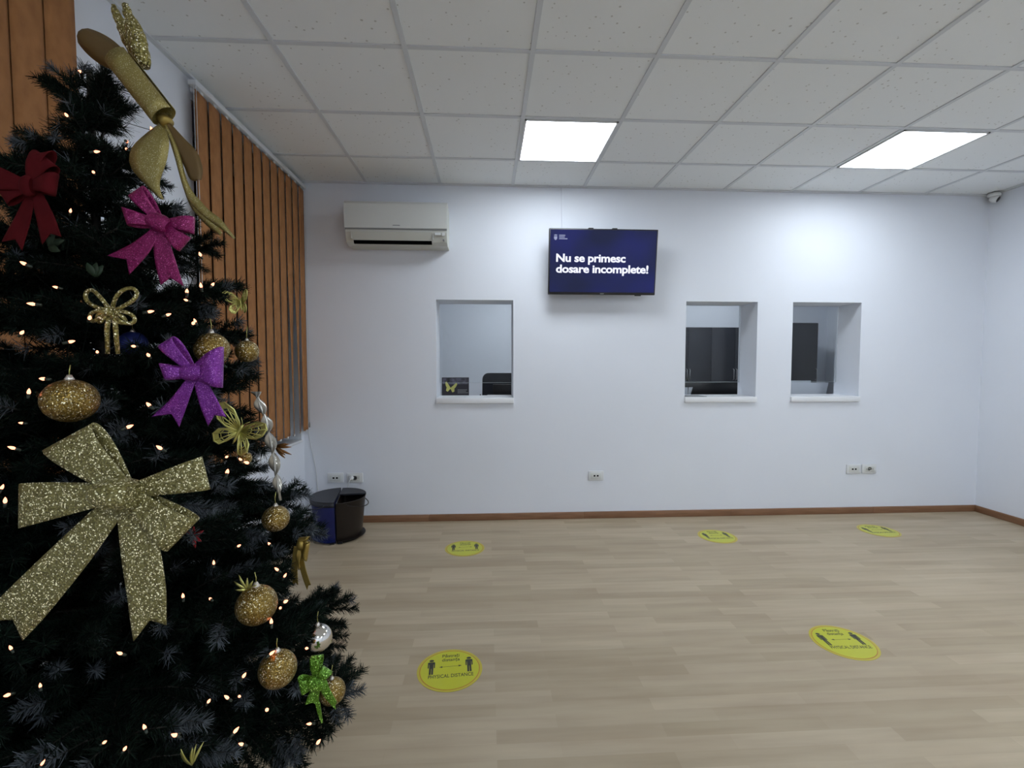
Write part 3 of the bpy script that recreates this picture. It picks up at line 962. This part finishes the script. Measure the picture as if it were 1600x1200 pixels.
def surf(px, py, inset=.0):
    """where the sight line meets the tree's outer cone, as a depth"""
    d = ray(px, py); best = (9, 1)
    k = .35
    while k < 1.7:
        p = CAM + d * k
        q = math.hypot(p.x - TX0, p.y - TY0) - max(0, rad_at(p.z) - inset)
        if q < 0: return k
        if q < best[0]: best = (q, k)
        k += .01
    return best[1]

def frame_at(px, py, depth):
    """object frame facing the room: x right, y up, z towards the viewer"""
    p = at(px, py, depth)
    mm = Matrix((RT, UP, -FW)).transposed().to_4x4(); mm.translation = p
    return mm

def lens_empty(name, px, py, depth, **k):
    o = empty(name, (0, 0, 0), **k)
    o.matrix_world = frame_at(px, py, depth)
    return o

# ---- bows: loops given by the outer fold (two ends), tails by pairs of edge points
def bow(name, px, py, depth, loops, tails, mat, label, cat='bow', knot=(18, 14), puff=18, name_loop='loop', back=None, knot_rot=0, kz=10, notch=.35, group=None):
    k = depth / FPX
    t = lens_empty(name, px, py, depth, label=label, cat=cat, group=group)
    for (x1, y1, x2, y2, *pf) in loops:
        a, b_ = Vector((x1, -y1)) * k, Vector((x2, -y2)) * k
        mid = (a + b_) / 2
        dirv = mid.normalized()
        perp = Vector((-dirv.y, dirv.x))
        if (a - b_).dot(perp) < 0: perp = -perp
        wn = .34 * (a - b_).length
        ka, kb = perp * wn / 2, -perp * wn / 2
        pz = (pf[0] if pf else puff) * k
        rows = []
        n = 22
        for i in range(n + 1):
            th = 2 * PI * i / n
            u = (1 - math.cos(th)) / 2
            u = u ** .8
            zz = pz * math.sin(th) * (.35 + .65 * u)
            rows.append([Vector((*(ka.lerp(a, u)), zz)).lerp(Vector((*(kb.lerp(b_, u)), zz)), v / 6) + Vector((0, 0, pz * .25 * u)) for v in range(7)])
        MB().grid(rows, .0012).build(name_loop, mat, t)
    for tl_ in tails:
        pts = [(Vector((x1, -y1)) * k, Vector((x2, -y2)) * k) for x1, y1, x2, y2 in tl_]
        # Catmull resample
        def cr(P, s):
            n = len(P) - 1; i = min(int(s * n), n - 1); f = s * n - i
            p0, p1, p2, p3 = P[max(i - 1, 0)], P[i], P[i + 1], P[min(i + 2, n)]
            return .5 * ((2 * p1) + (p2 - p0) * f + (2 * p0 - 5 * p1 + 4 * p2 - p3) * f * f + (3 * p1 - p0 - 3 * p2 + p3) * f ** 3)
        rows = []
        n = 16
        Ltot = (pts[-1][0] - pts[0][0]).length
        wd = (pts[-1][0] - pts[-1][1]).length
        for i in range(n + 1):
            s = i / n
            l, r_ = cr([p[0] for p in pts], s), cr([p[1] for p in pts], s)
            row = []
            ax = (cr([(p[0] + p[1]) / 2 for p in pts], 1) - cr([(p[0] + p[1]) / 2 for p in pts], .85)).normalized()
            for v in range(9):
                q = l.lerp(r_, v / 8)
                nt_ = (1 - abs(v / 4 - 1)) * notch * wd
                q = q - ax * nt_ * max(0, (s - .6) / .4)
                row.append(Vector((q.x, q.y, -.004 - .03 * Ltot * s + .02 * Ltot * math.sin(s * PI))))
            rows.append(row)
        MB().grid(rows, .0012).build('tail', mat, t)
    # knot: a short wrapped band
    kw, kh = knot[0] * k, knot[1] * k
    rows = []
    for i in range(21):
        th = 2 * PI * i / 20
        row = []
        for v in range(9):
            u = -1 + v / 4
            rr = (1 - .25 * u * u)
            row.append(Vector((kw * u, kh * math.cos(th) * rr, (kz * k) * math.sin(th) * rr + kz * .35 * k)))
        rows.append(row)
    g = MB().grid(rows, 0)
    for v in (0, 8): g.add([rows[i][v] for i in range(20)], [tuple(range(20))], 0, True)
    o = g.build('knot', mat, t)
    if knot_rot: o.rotation_euler = (0, 0, R(knot_rot))
    fix_normals(o)
    return t

# big gold bow
bow('ribbon_bow', 198, 768, .70,
    [(-125, -66, -48, -108, 16), (-163, -13, -164, 56, 14), (119, -55, 132, -4, 14), (115, 42, 66, 92, 14)],
    [[(-30, 5, -2, 25), (-110, 80, -60, 110), (-205, 170, -130, 195), (-245, 210, -176, 240)],
     [(-20, 12, 14, 12), (-12, 90, 46, 78), (-4, 160, 57, 148), (2, 240, 54, 214)]],
    M['gold_big'], 'very large pale gold glitter bow on the front of the christmas tree', knot=(27, 23), kz=38, knot_rot=-8)
bow('ribbon_bow', 304, 582, surf(304, 582) - .08,
    [(-52, -42, -30, -56, 14), (-50, -14, -40, 12, 16), (46, -40, 44, 24, 16)],
    [[(-12, 6, 0, 12), (-40, 42, -14, 52), (-72, 70, -28, 86)],
     [(-4, 12, 12, 6), (6, 50, 30, 36), (18, 84, 46, 70)]],
    M['purple'], 'bright purple glitter bow above the gold butterfly', knot=(16, 14), kz=11)
bow('ribbon_bow', 253, 350, surf(253, 350) - .11,
    [(-48, -43, -26, -58, 12), (-58, -24, -49, 4, 14), (52, -10, 51, 16, 12), (46, 22, 28, 43, 12)],
    [[(-18, 6, -4, 12), (-50, 30, -24, 46), (-90, 48, -56, 78)],
     [(-14, 12, 4, 8), (-14, 50, 14, 40), (-6, 94, 30, 96)]],
    M['magenta'], 'magenta pink glitter bow near the top of the christmas tree', knot=(17, 14), kz=12, knot_rot=-25)
bow('ribbon_bow', 48, 292, surf(60, 300) - .07,
    [(8, -48, 40, -54, 12), (-46, -30, -48, 10, 12), (44, -20, 38, 14, 12), (12, -56, 45, -30, 12), (-50, 2, -32, 30, 8)],
    [[(-8, 6, 4, 10), (-30, 50, -4, 54), (-52, 84, -20, 98)],
     [(-4, 8, 14, 6), (6, 50, 34, 46), (12, 88, 42, 76)]],
    M['red'], 'dark red fabric bow at the left edge of the photo', knot=(8, 17), kz=10)
bow('ribbon_bow', 495, 1066, surf(495, 1066) - .03,
    [(-8, -42, 10, -44, 10), (10, -26, 25, -16, 10), (-28, -10, -22, 16, 10)],
    [[(-8, 10, 4, 14), (-16, 26, 2, 28), (-20, 38, 4, 40)],
     [(2, 10, 14, -2), (10, 24, 20, 14), (28, 46, 30, 34)],
     [(-4, 34, 4, 34), (0, 50, 6, 48), (6, 68, 8, 66)]],
    M['green'], 'small lime green glitter bow on the lower right branches', knot=(13, 13), kz=8, notch=.2)
bow('ribbon_bow', 472, 850, surf(472, 850),
    [(-4, -10, 12, -12, 8), (12, -2, 8, 26, 8), (-8, 20, -4, 40, 6)],
    [[(-8, 4, 0, 6), (-4, 40, 4, 36), (6, 74, 12, 66)],
     [(-14, 4, -6, 6), (-18, 40, -8, 40), (-16, 64, -8, 66)]],
    M['gold_satin'], 'brown gold satin bow seen edge-on at the right tree edge near the bins', knot=(5, 9), kz=8, puff=8)
# gold glitter wire bow (ribbon-like tubes)
dpt = surf(175, 490) - .03; k = dpt / FPX
t = lens_empty('wire_bow', 175, 487, dpt, label='gold glitter bow made of thin looped cords, above the hanging gold ball', cat='bow')
def loop_tube(cx, cy, L_, W_, ang, rr):
    pts = []
    for i in range(24):
        th = 2 * PI * i / 24
        u = (1 - math.cos(th)) / 2; vv = math.sin(th) * (u ** .6)
        x = L_ * u; y = W_ * vv
        a = R(ang)
        pts.append((k * (cx + x * math.cos(a) - y * math.sin(a)), k * (cy + x * math.sin(a) + y * math.cos(a)), k * 5 * math.sin(PI * u)))
    return MB().tube(pts, rr * k, 8, closed=True)
for ang, L_, W_ in ((142, 50, 13), (42, 50, 15), (198, 36, 9), (-22, 38, 11), (215, 26, 7), (-38, 26, 7)):
    loop_tube(0, 0, L_, W_, ang, 3.0).build('loop', M['gold'], t)
for xs_, xe in ((-3, -7), (3, 9)):
    MB().tube([(k * xs_, 0, 0), (k * (xs_ + xe) / 2 * 1.2, -25 * k, k * 2), (k * xe, -66 * k, 0)], [3.2 * k, 3.6 * k, 3 * k], 8).build('tail', M['gold'], t)
MB().tube([(0, 6 * k, 5 * k), (0, -7 * k, 5 * k)], 6 * k, 10).build('knot', M['gold'], t)

# ---- ball ornaments
def ball(px, py, rad_px, depth, label, mat=None, squash=1.0, tilt=0, hook=22):
    k = depth / FPX; r = rad_px * k
    t = empty('ball_ornament', at(px, py, depth), label=label, cat='bauble')
    t.rotation_euler = (0, R(tilt), rnd.random() * 6)
    prof = [(r * math.sin(PI * i / 18), -r * squash * math.cos(PI * i / 18)) for i in range(19)]
    prof[0] = (0, -r * squash); prof[-1] = (0, r * squash)
    MB().lathe(prof, 32).build('ball', mat or M['gold_ball'], t)
    z = r * squash
    MB().lathe([(r * .17, z * .97), (r * .18, z * 1.02), (r * .13, z * 1.10), (r * .09, z * 1.20), (0, z * 1.22)], 12).build('cap', M['cap'], t)
    MB().tube([(0, 0, z * 1.2), (.001, 0, z + hook * k * .6), (0, .002, z + hook * k)], .0008, 5).build('hanging_thread', M['gold_foil'], t)
    return t
ball(110, 626, 36, surf(110, 625) - .04, 'large dull gold glitter ball hanging above the very large gold bow', squash=.93)
ball(331, 545, 25, surf(331, 545) + .02, 'gold glitter ball peeking out behind the purple bow', squash=1.0)
ball(386, 549, 17, surf(386, 549), 'small gold glitter ball at the tree edge right of the purple bow', squash=1.0)
ball(383, 716, 10, surf(383, 716), 'tiny gold ball under the gold butterfly')
ball(431, 810, 20, surf(431, 810), 'gold glitter ball on the right tree edge left of the bins')
ball(401, 945, 30, surf(401, 945) - .03, 'gold glitter ball with a gold sprig beside it on the lower right branches')
ball(434, 1045, 28, surf(434, 1045) - .02, 'gold glitter ball just left of the lime green bow')
ball(519, 1080, 20, surf(519, 1080) + .04, 'gold ball half hidden behind the lime green bow')
ball(497, 997, 21, surf(497, 997), 'mirror-like silver ball above the lime green bow', mat=M['silver'])
ball(208, 538, 20, surf(208, 538) + .10, 'dark blue ball deep among branches left of the purple bow', mat=M['blue_ball'])

# ---- gold filigree butterflies
def wing_outline(kind):
    if kind == 'up':
        return [(0, 0), (8, 14), (22, 28), (38, 33), (46, 28), (44, 16), (36, 6), (22, 0), (0, 0)]
    return [(0, 0), (16, -2), (28, -8), (32, -18), (26, -28), (18, -30), (10, -20), (4, -10), (0, 0)]
def butterfly(px, py, depth, size, rz, flap, label, mat):
    k = depth / FPX * size
    t = lens_empty('butterfly_ornament', px, py, depth, label=label, cat='butterfly ornament')
    t.matrix_world = t.matrix_world @ Matrix.Rotation(R(rz), 4, 'Z')
    for sg in (-1, 1):
        g = MB()
        fl = Matrix.Rotation(R(flap) * -sg, 4, 'Y')
        for kd in ('up', 'low'):
            ol = wing_outline(kd)
            P_ = [fl @ Vector((sg * x * k, y * k, 0)) for x, y in ol]
            g.tube(P_, 1.5 * k, 6)
            c = ol[0]
            for q in ol[2:-2]:
                a = fl @ Vector((sg * 3 * k, (2 if kd == 'up' else -2) * k, 0))
                b_ = fl @ Vector((sg * q[0] * k, q[1] * k, 0))
                g.tube([a, b_], 1.0 * k, 5)
            for f in (.45, .72):
                g.tube([fl @ Vector((sg * x * k * f, y * k * f, 0)) for x, y in ol[1:-1]], .8 * k, 5)
            # thin foil web close to the edge
            for i in range(1, len(ol) - 2):
                (x0, y0), (x1, y1) = ol[i], ol[i + 1]
                q = [(x0, y0), (x1, y1), (x1 * .8, y1 * .8), (x0 * .8, y0 * .8)]
                vs = [fl @ Vector((sg * x * k, y * k, .3 * k)) for x, y in q] + [fl @ Vector((sg * x * k, y * k, -.3 * k)) for x, y in q]
                g.add(vs, [(0, 1, 2, 3), (7, 6, 5, 4), (0, 4, 5, 1), (1, 5, 6, 2), (2, 6, 7, 3), (3, 7, 4, 0)])
        g.build('wing', mat, t)
    MB().tube([(0, 12 * k, 2 * k), (0, 6 * k, 2 * k), (0, -2 * k, 2 * k), (0, -16 * k, 2 * k), (0, -22 * k, 2 * k)], [1.6 * k, 2.6 * k, 2.4 * k, 2 * k, .8 * k], 8).build('body', mat, t)
    g = MB()
    for sg in (-1, 1): g.tube([(0, 11 * k, 2 * k), (sg * 4 * k, 17 * k, 2 * k), (sg * 8 * k, 21 * k, 2 * k)], .6 * k, 5)
    g.build('antenna', mat, t)
    return t
butterfly(375, 674, surf(375, 674) - .04, 1.0, -28, 22, 'gold filigree butterfly on the tree below the purple bow', M['gold_foil'])
butterfly(377, 474, surf(377, 474) - .01, .55, 5, 40, 'small gold filigree butterfly at the upper right tree edge', M['gold_foil'])

# ---- gold sprigs, copper leaves, red poinsettia scrap
def sprig(px, py, depth, n, L_, mat, label, name='sprig', spread=160, rz=90, wd=2.2, cat='sprig'):
    k = depth / FPX
    t = lens_empty(name, px, py, depth, label=label, cat=cat)
    for i in range(n):
        a = R(rz - spread / 2 + spread * i / max(1, n - 1)) + rnd.uniform(-.1, .1)
        l = L_ * rnd.uniform(.7, 1.1) * k
        d = Vector((math.cos(a), math.sin(a), rnd.uniform(-.2, .4)))
        pr = Vector((-d.y, d.x, 0)).normalized() * wd * k
        rows = []
        for s in (0, .25, .5, .75, 1):
            c = d * l * s + Vector((0, 0, .1 * l * math.sin(PI * s))); ww = math.sin(PI * (s * .85 + .1))
            rows.append([c - pr * ww, c, c + pr * ww])
        MB().grid(rows, .0008).build('leaf', mat, t)
    return t
sprig(388, 922, surf(388, 922) - .03, 7, 26, M['gold_foil'], 'gold glitter sprig beside the gold ball on lower right branches')
sprig(300, 1196, surf(300, 1190) - .02, 5, 36, M['gold_foil'], 'gold grass sprig at the bottom edge of the photo', spread=60)
sprig(430, 698, surf(430, 698), 6, 28, M['copper'], 'copper brown leaf spray at the tree edge above the window sill', spread=70, rz=-15)
sprig(304, 838, surf(304, 838) + .01, 6, 18, M['red_glitter'], 'small red glitter flower below the very large gold bow', spread=300, rz=60, cat='flower', name='flower_ornament', wd=3)
sprig(150, 432, surf(150, 432) + .02, 3, 26, M['leaf'], 'green fabric leaf beside the thin looped gold bow', spread=60, rz=80, wd=6, name='leaf_ornament', cat='leaf')
sprig(76, 385, surf(76, 385) + .02, 3, 30, M['leaf'], 'green fabric leaf under the dark red bow', spread=80, rz=20, wd=6, name='leaf_ornament', cat='leaf')

# ---- silver twisted icicle hanging down the right edge
dpt = surf(415, 700) + .0; k = dpt / FPX
t = lens_empty('icicle_ornament', 400, 612, dpt, label='long silver clear twisted icicle hanging on the right tree edge', cat='icicle ornament')
path = [(0, 0), (6, -22), (16, -44), (20, -66), (26, -92), (30, -120), (34, -148), (38, -170)]
rows = []
nn = 60
for i in range(nn + 1):
    s = i / nn * (len(path) - 1); j = min(int(s), len(path) - 2); f = s - j
    x = path[j][0] * (1 - f) + path[j + 1][0] * f; y = path[j][1] * (1 - f) + path[j + 1][1] * f
    th = i * .30; wd = (8.5 if i < 45 else 8.5 * (nn - i) / 15 + 1.5) * k
    rows.append([Vector((x * k + math.cos(th) * wd * q, y * k, math.sin(th) * wd * q)) for q in (-1, -.5, 0, .5, 1)])
MB().grid(rows, .0012).build('twist', M['crystal'], t)
MB().tube([(p[0] * k, p[1] * k, 0) for p in path], 2.2 * k, 6).build('core', M['crystal'], t)

# ---- topper and the gold satin ribbon under it
dpt = 1.0; k = dpt / FPX
t = lens_empty('tree_topper', 208, 60, dpt, label='gold glitter two-pointed topper at the top of the christmas tree', cat='tree topper')
g = MB()
for side, pts, rs in (('a', [(16, -45), (8, -20), (-8, 8), (-21, 28), (-29, 42), (-33, 54)], [9, 19, 15, 9, 6, 3]),
                      ('b', [(16, -45), (12, -15), (6, 8), (-1, 26), (-6, 40), (-9, 50)], [9, 16, 15, 9, 7, 5])):
    rows = []
    for (x, y), rr in zip(pts, rs):
        rows.append([Vector(((x + rr * math.cos(2 * PI * q / 14)) * k, y * k, (rr * .55 * math.sin(2 * PI * q / 14) + (4 if side == 'b' else -2)) * k)) for q in range(15)])
    g2 = MB().grid(rows, 0)
    g2.add(rows[0][:14], [tuple(range(14))], 0, True); g2.add(rows[-1][:14], [tuple(range(14))], 0, True)
    o = fix_normals(g2.build('point', M['gold'], t))
    sd = o.modifiers.new('subdivision', 'SUBSURF'); sd.levels = 3; sd.render_levels = 3
    tx = bpy.data.textures.new('crumple', 'CLOUDS'); tx.noise_scale = .012
    dm = o.modifiers.new('crumple', 'DISPLACE'); dm.texture = tx; dm.strength = .006
t = lens_empty('satin_ribbon_bow', 190, 90, .96, label='long gold ribbon bow with curling tails under the tree topper', cat='bow')
k = .96 / FPX
# upper left loop, seen as a long flat oval
def oval(cx, cy, L_, W_, ang, mat, name, zt=0):
    poly = []
    a = R(ang)
    for i in range(36):
        th = 2 * PI * i / 36
        x, y = L_ * math.cos(th), W_ * math.sin(th) * (1 - .25 * math.cos(th))
        poly.append((k * (cx + x * math.cos(a) - y * math.sin(a)), k * (cy + x * math.sin(a) + y * math.cos(a))))
    return MB().prism(poly, zt * k, zt * k + .0012).build(name, mat, t)
rows = []
for i in range(25):
    s = i / 24
    c = Vector((-62 + 78 * s, 36 - 56 * s))
    wd = 6 + 15 * math.sin(PI * min(1, s * .9 + .12)) ** .7
    d = Vector((78, -56)).normalized(); pp = Vector((-d.y, d.x))
    rows.append([Vector((*(c + pp * wd * q), 6 - 8 * (q * q))) * k for q in (-1, -.5, 0, .5, 1)])
MB().grid(rows, .0012).build('loop', M['gold_back'], t)
# rolled loop: a long open cylinder of ribbon
rows = []
a0, a1 = Vector((2, -6, 10)), Vector((72, -96, 8))
ax = (a1 - a0).normalized(); u = Vector((-ax.y, ax.x, 0)).normalized(); v = ax.cross(u)
for i in range(21):
    th = 2 * PI * i / 20 * .92 + .4
    rows.append([(a0.lerp(a1, q / 6) + u * (19 * math.cos(th)) + v * 14 * math.sin(th)) * k for q in range(7)])
MB().grid(rows, .0012).build('rolled_loop', M['gold_fine'], t)
def strip(pts, mat, name, zf=lambda s: 0):
    P = [(Vector((x1, -y1)), Vector((x2, -y2))) for x1, y1, x2, y2 in pts]
    def cr(P, s):
        n = len(P) - 1; i = min(int(s * n), n - 1); f = s * n - i
        p0, p1, p2, p3 = P[max(i - 1, 0)], P[i], P[i + 1], P[min(i + 2, n)]
        return .5 * ((2 * p1) + (p2 - p0) * f + (2 * p0 - 5 * p1 + 4 * p2 - p3) * f * f + (3 * p1 - p0 - 3 * p2 + p3) * f ** 3)
    rows = []
    for i in range(29):
        s = i / 28
        l, r_ = cr([p[0] for p in P], s), cr([p[1] for p in P], s)
        rows.append([Vector((*l.lerp(r_, q / 4), zf(s) + 3 * math.sin(PI * q / 4))) * k for q in range(5)])
    return MB().grid(rows, .0012).build(name, mat, t)
strip([(60, 104, 68, 102), (44, 124, 78, 124), (26, 150, 84, 142), (26, 178, 80, 168), (48, 206, 66, 200), (62, 222, 66, 222)], M['gold_fine'], 'tail', lambda s: 14 * math.sin(PI * s))
strip([(68, 104, 74, 100), (82, 136, 100, 128), (98, 168, 120, 150), (108, 190, 128, 176), (118, 194, 126, 192)], M['gold_back'], 'tail', lambda s: 2)
strip([(70, 108, 74, 106), (84, 150, 92, 146), (98, 200, 106, 196), (112, 236, 124, 226), (134, 262, 142, 250), (158, 280, 160, 276)], M['gold_fine'], 'tail', lambda s: 4)
strip([(108, 226, 122, 220), (130, 250, 140, 240), (154, 266, 160, 256), (180, 286, 181, 284)], M['gold_fine'], 'tail', lambda s: 6)
MB().tube([(66 * k, -96 * k, 4 * k), (76 * k, -106 * k, 4 * k)], 9 * k, 12).build('knot', M['gold_satin'], t)

# ---- fairy lights
BULBS = [(124, 112), (104, 180), (238, 204), (150, 237), (198, 233), (198, 221), (146, 269), (38, 412), (88, 449), (51, 475), (313, 398), (314, 447), (332, 445), (292, 456), (291, 469), (234, 487), (262, 492), (302, 505), (305, 502), (140, 497), (34, 520), (110, 534), (152, 550), (209, 541), (232, 555), (347, 569), (68, 592), (45, 613), (34, 661), (233, 633), (201, 667), (354, 714), (376, 718), (386, 723), (355, 738), (3, 762), (8, 783), (98, 857), (143, 836), (373, 853), (334, 880), (421, 850), (433, 890), (445, 900), (286, 932), (329, 936), (446, 940), (438, 950), (424, 972), (17, 1013), (188, 1021), (424, 1021), (479, 1013), (12, 1086), (63, 1072), (326, 1096), (355, 1090), (374, 1088), (381, 1056), (417, 1109), (226, 1137), (273, 1149), (368, 1142), (378, 1163), (195, 1170), (66, 1193), (274, 1148), (484, 1131), (497, 1160), (163, 1160), (60, 245), (110, 330), (250, 700), (20, 700)]
t = empty('fairy_lights', (TX0, TY0, 1.0), label='string of tiny warm white fairy lights wound around the christmas tree', cat='string lights')
pts3 = []
for i, (px, py) in enumerate(BULBS):
    onbow = (px, py) in ((98, 857), (143, 836))
    d = surf(px, py) - (.035 if not onbow else 0)
    if onbow: continue
    p = at(px, py, max(.5, d)) - t.location
    pts3.append((p, px, py))
    big = rnd.uniform(.8, 1.25)
    r = 2.2 * (d / FPX) * big
    dirv = Vector((rnd.uniform(-1, 1), rnd.uniform(-1, 1), rnd.uniform(0, 1))).normalized()
    q = dirv.to_track_quat('Z', 'Y').to_matrix().to_4x4()
    Mx = Matrix.Translation(p) @ q
    b_ = MB().lathe([(0, -r * 1.5), (r * .7, -r), (r, 0), (r * .75, r * 1.2), (r * .3, r * 2.2), (0, r * 2.6)], 10, Mx).build('bulb', M['bulb'], t)
    MB().lathe([(0, -r * 4), (r * .8, -r * 4), (r * .95, -r * 1.2), (0, -r * 1.1)], 8, Mx).build('bulb_socket', M['bulb_base'], b_)
pts3.sort(key=lambda q: q[2])
# cord: winds between neighbouring bulbs, hugging the branches
g = MB(); left = pts3[:]; cur = left.pop(0)
chain = [cur]
while left:
    nx = min(left, key=lambda q: (q[0] - cur[0]).length + 1.0 * max(0, cur[0].z - q[0].z) * .2)
    left.remove(nx); chain.append(nx); cur = nx
for a, b_ in zip(chain, chain[1:]):
    A_, B_ = a[0], b_[0]
    if (A_ - B_).length > .30: continue
    mid = (A_ + B_) / 2; inn = Vector((-mid.x, -mid.y, 0)) * .28; mid = mid + inn + Vector((0, 0, -.03))
    g.tube([A_, A_.lerp(mid, .6), mid, B_.lerp(mid, .6), B_], .0007, 5)
g.build('cord', M['cord'], t)
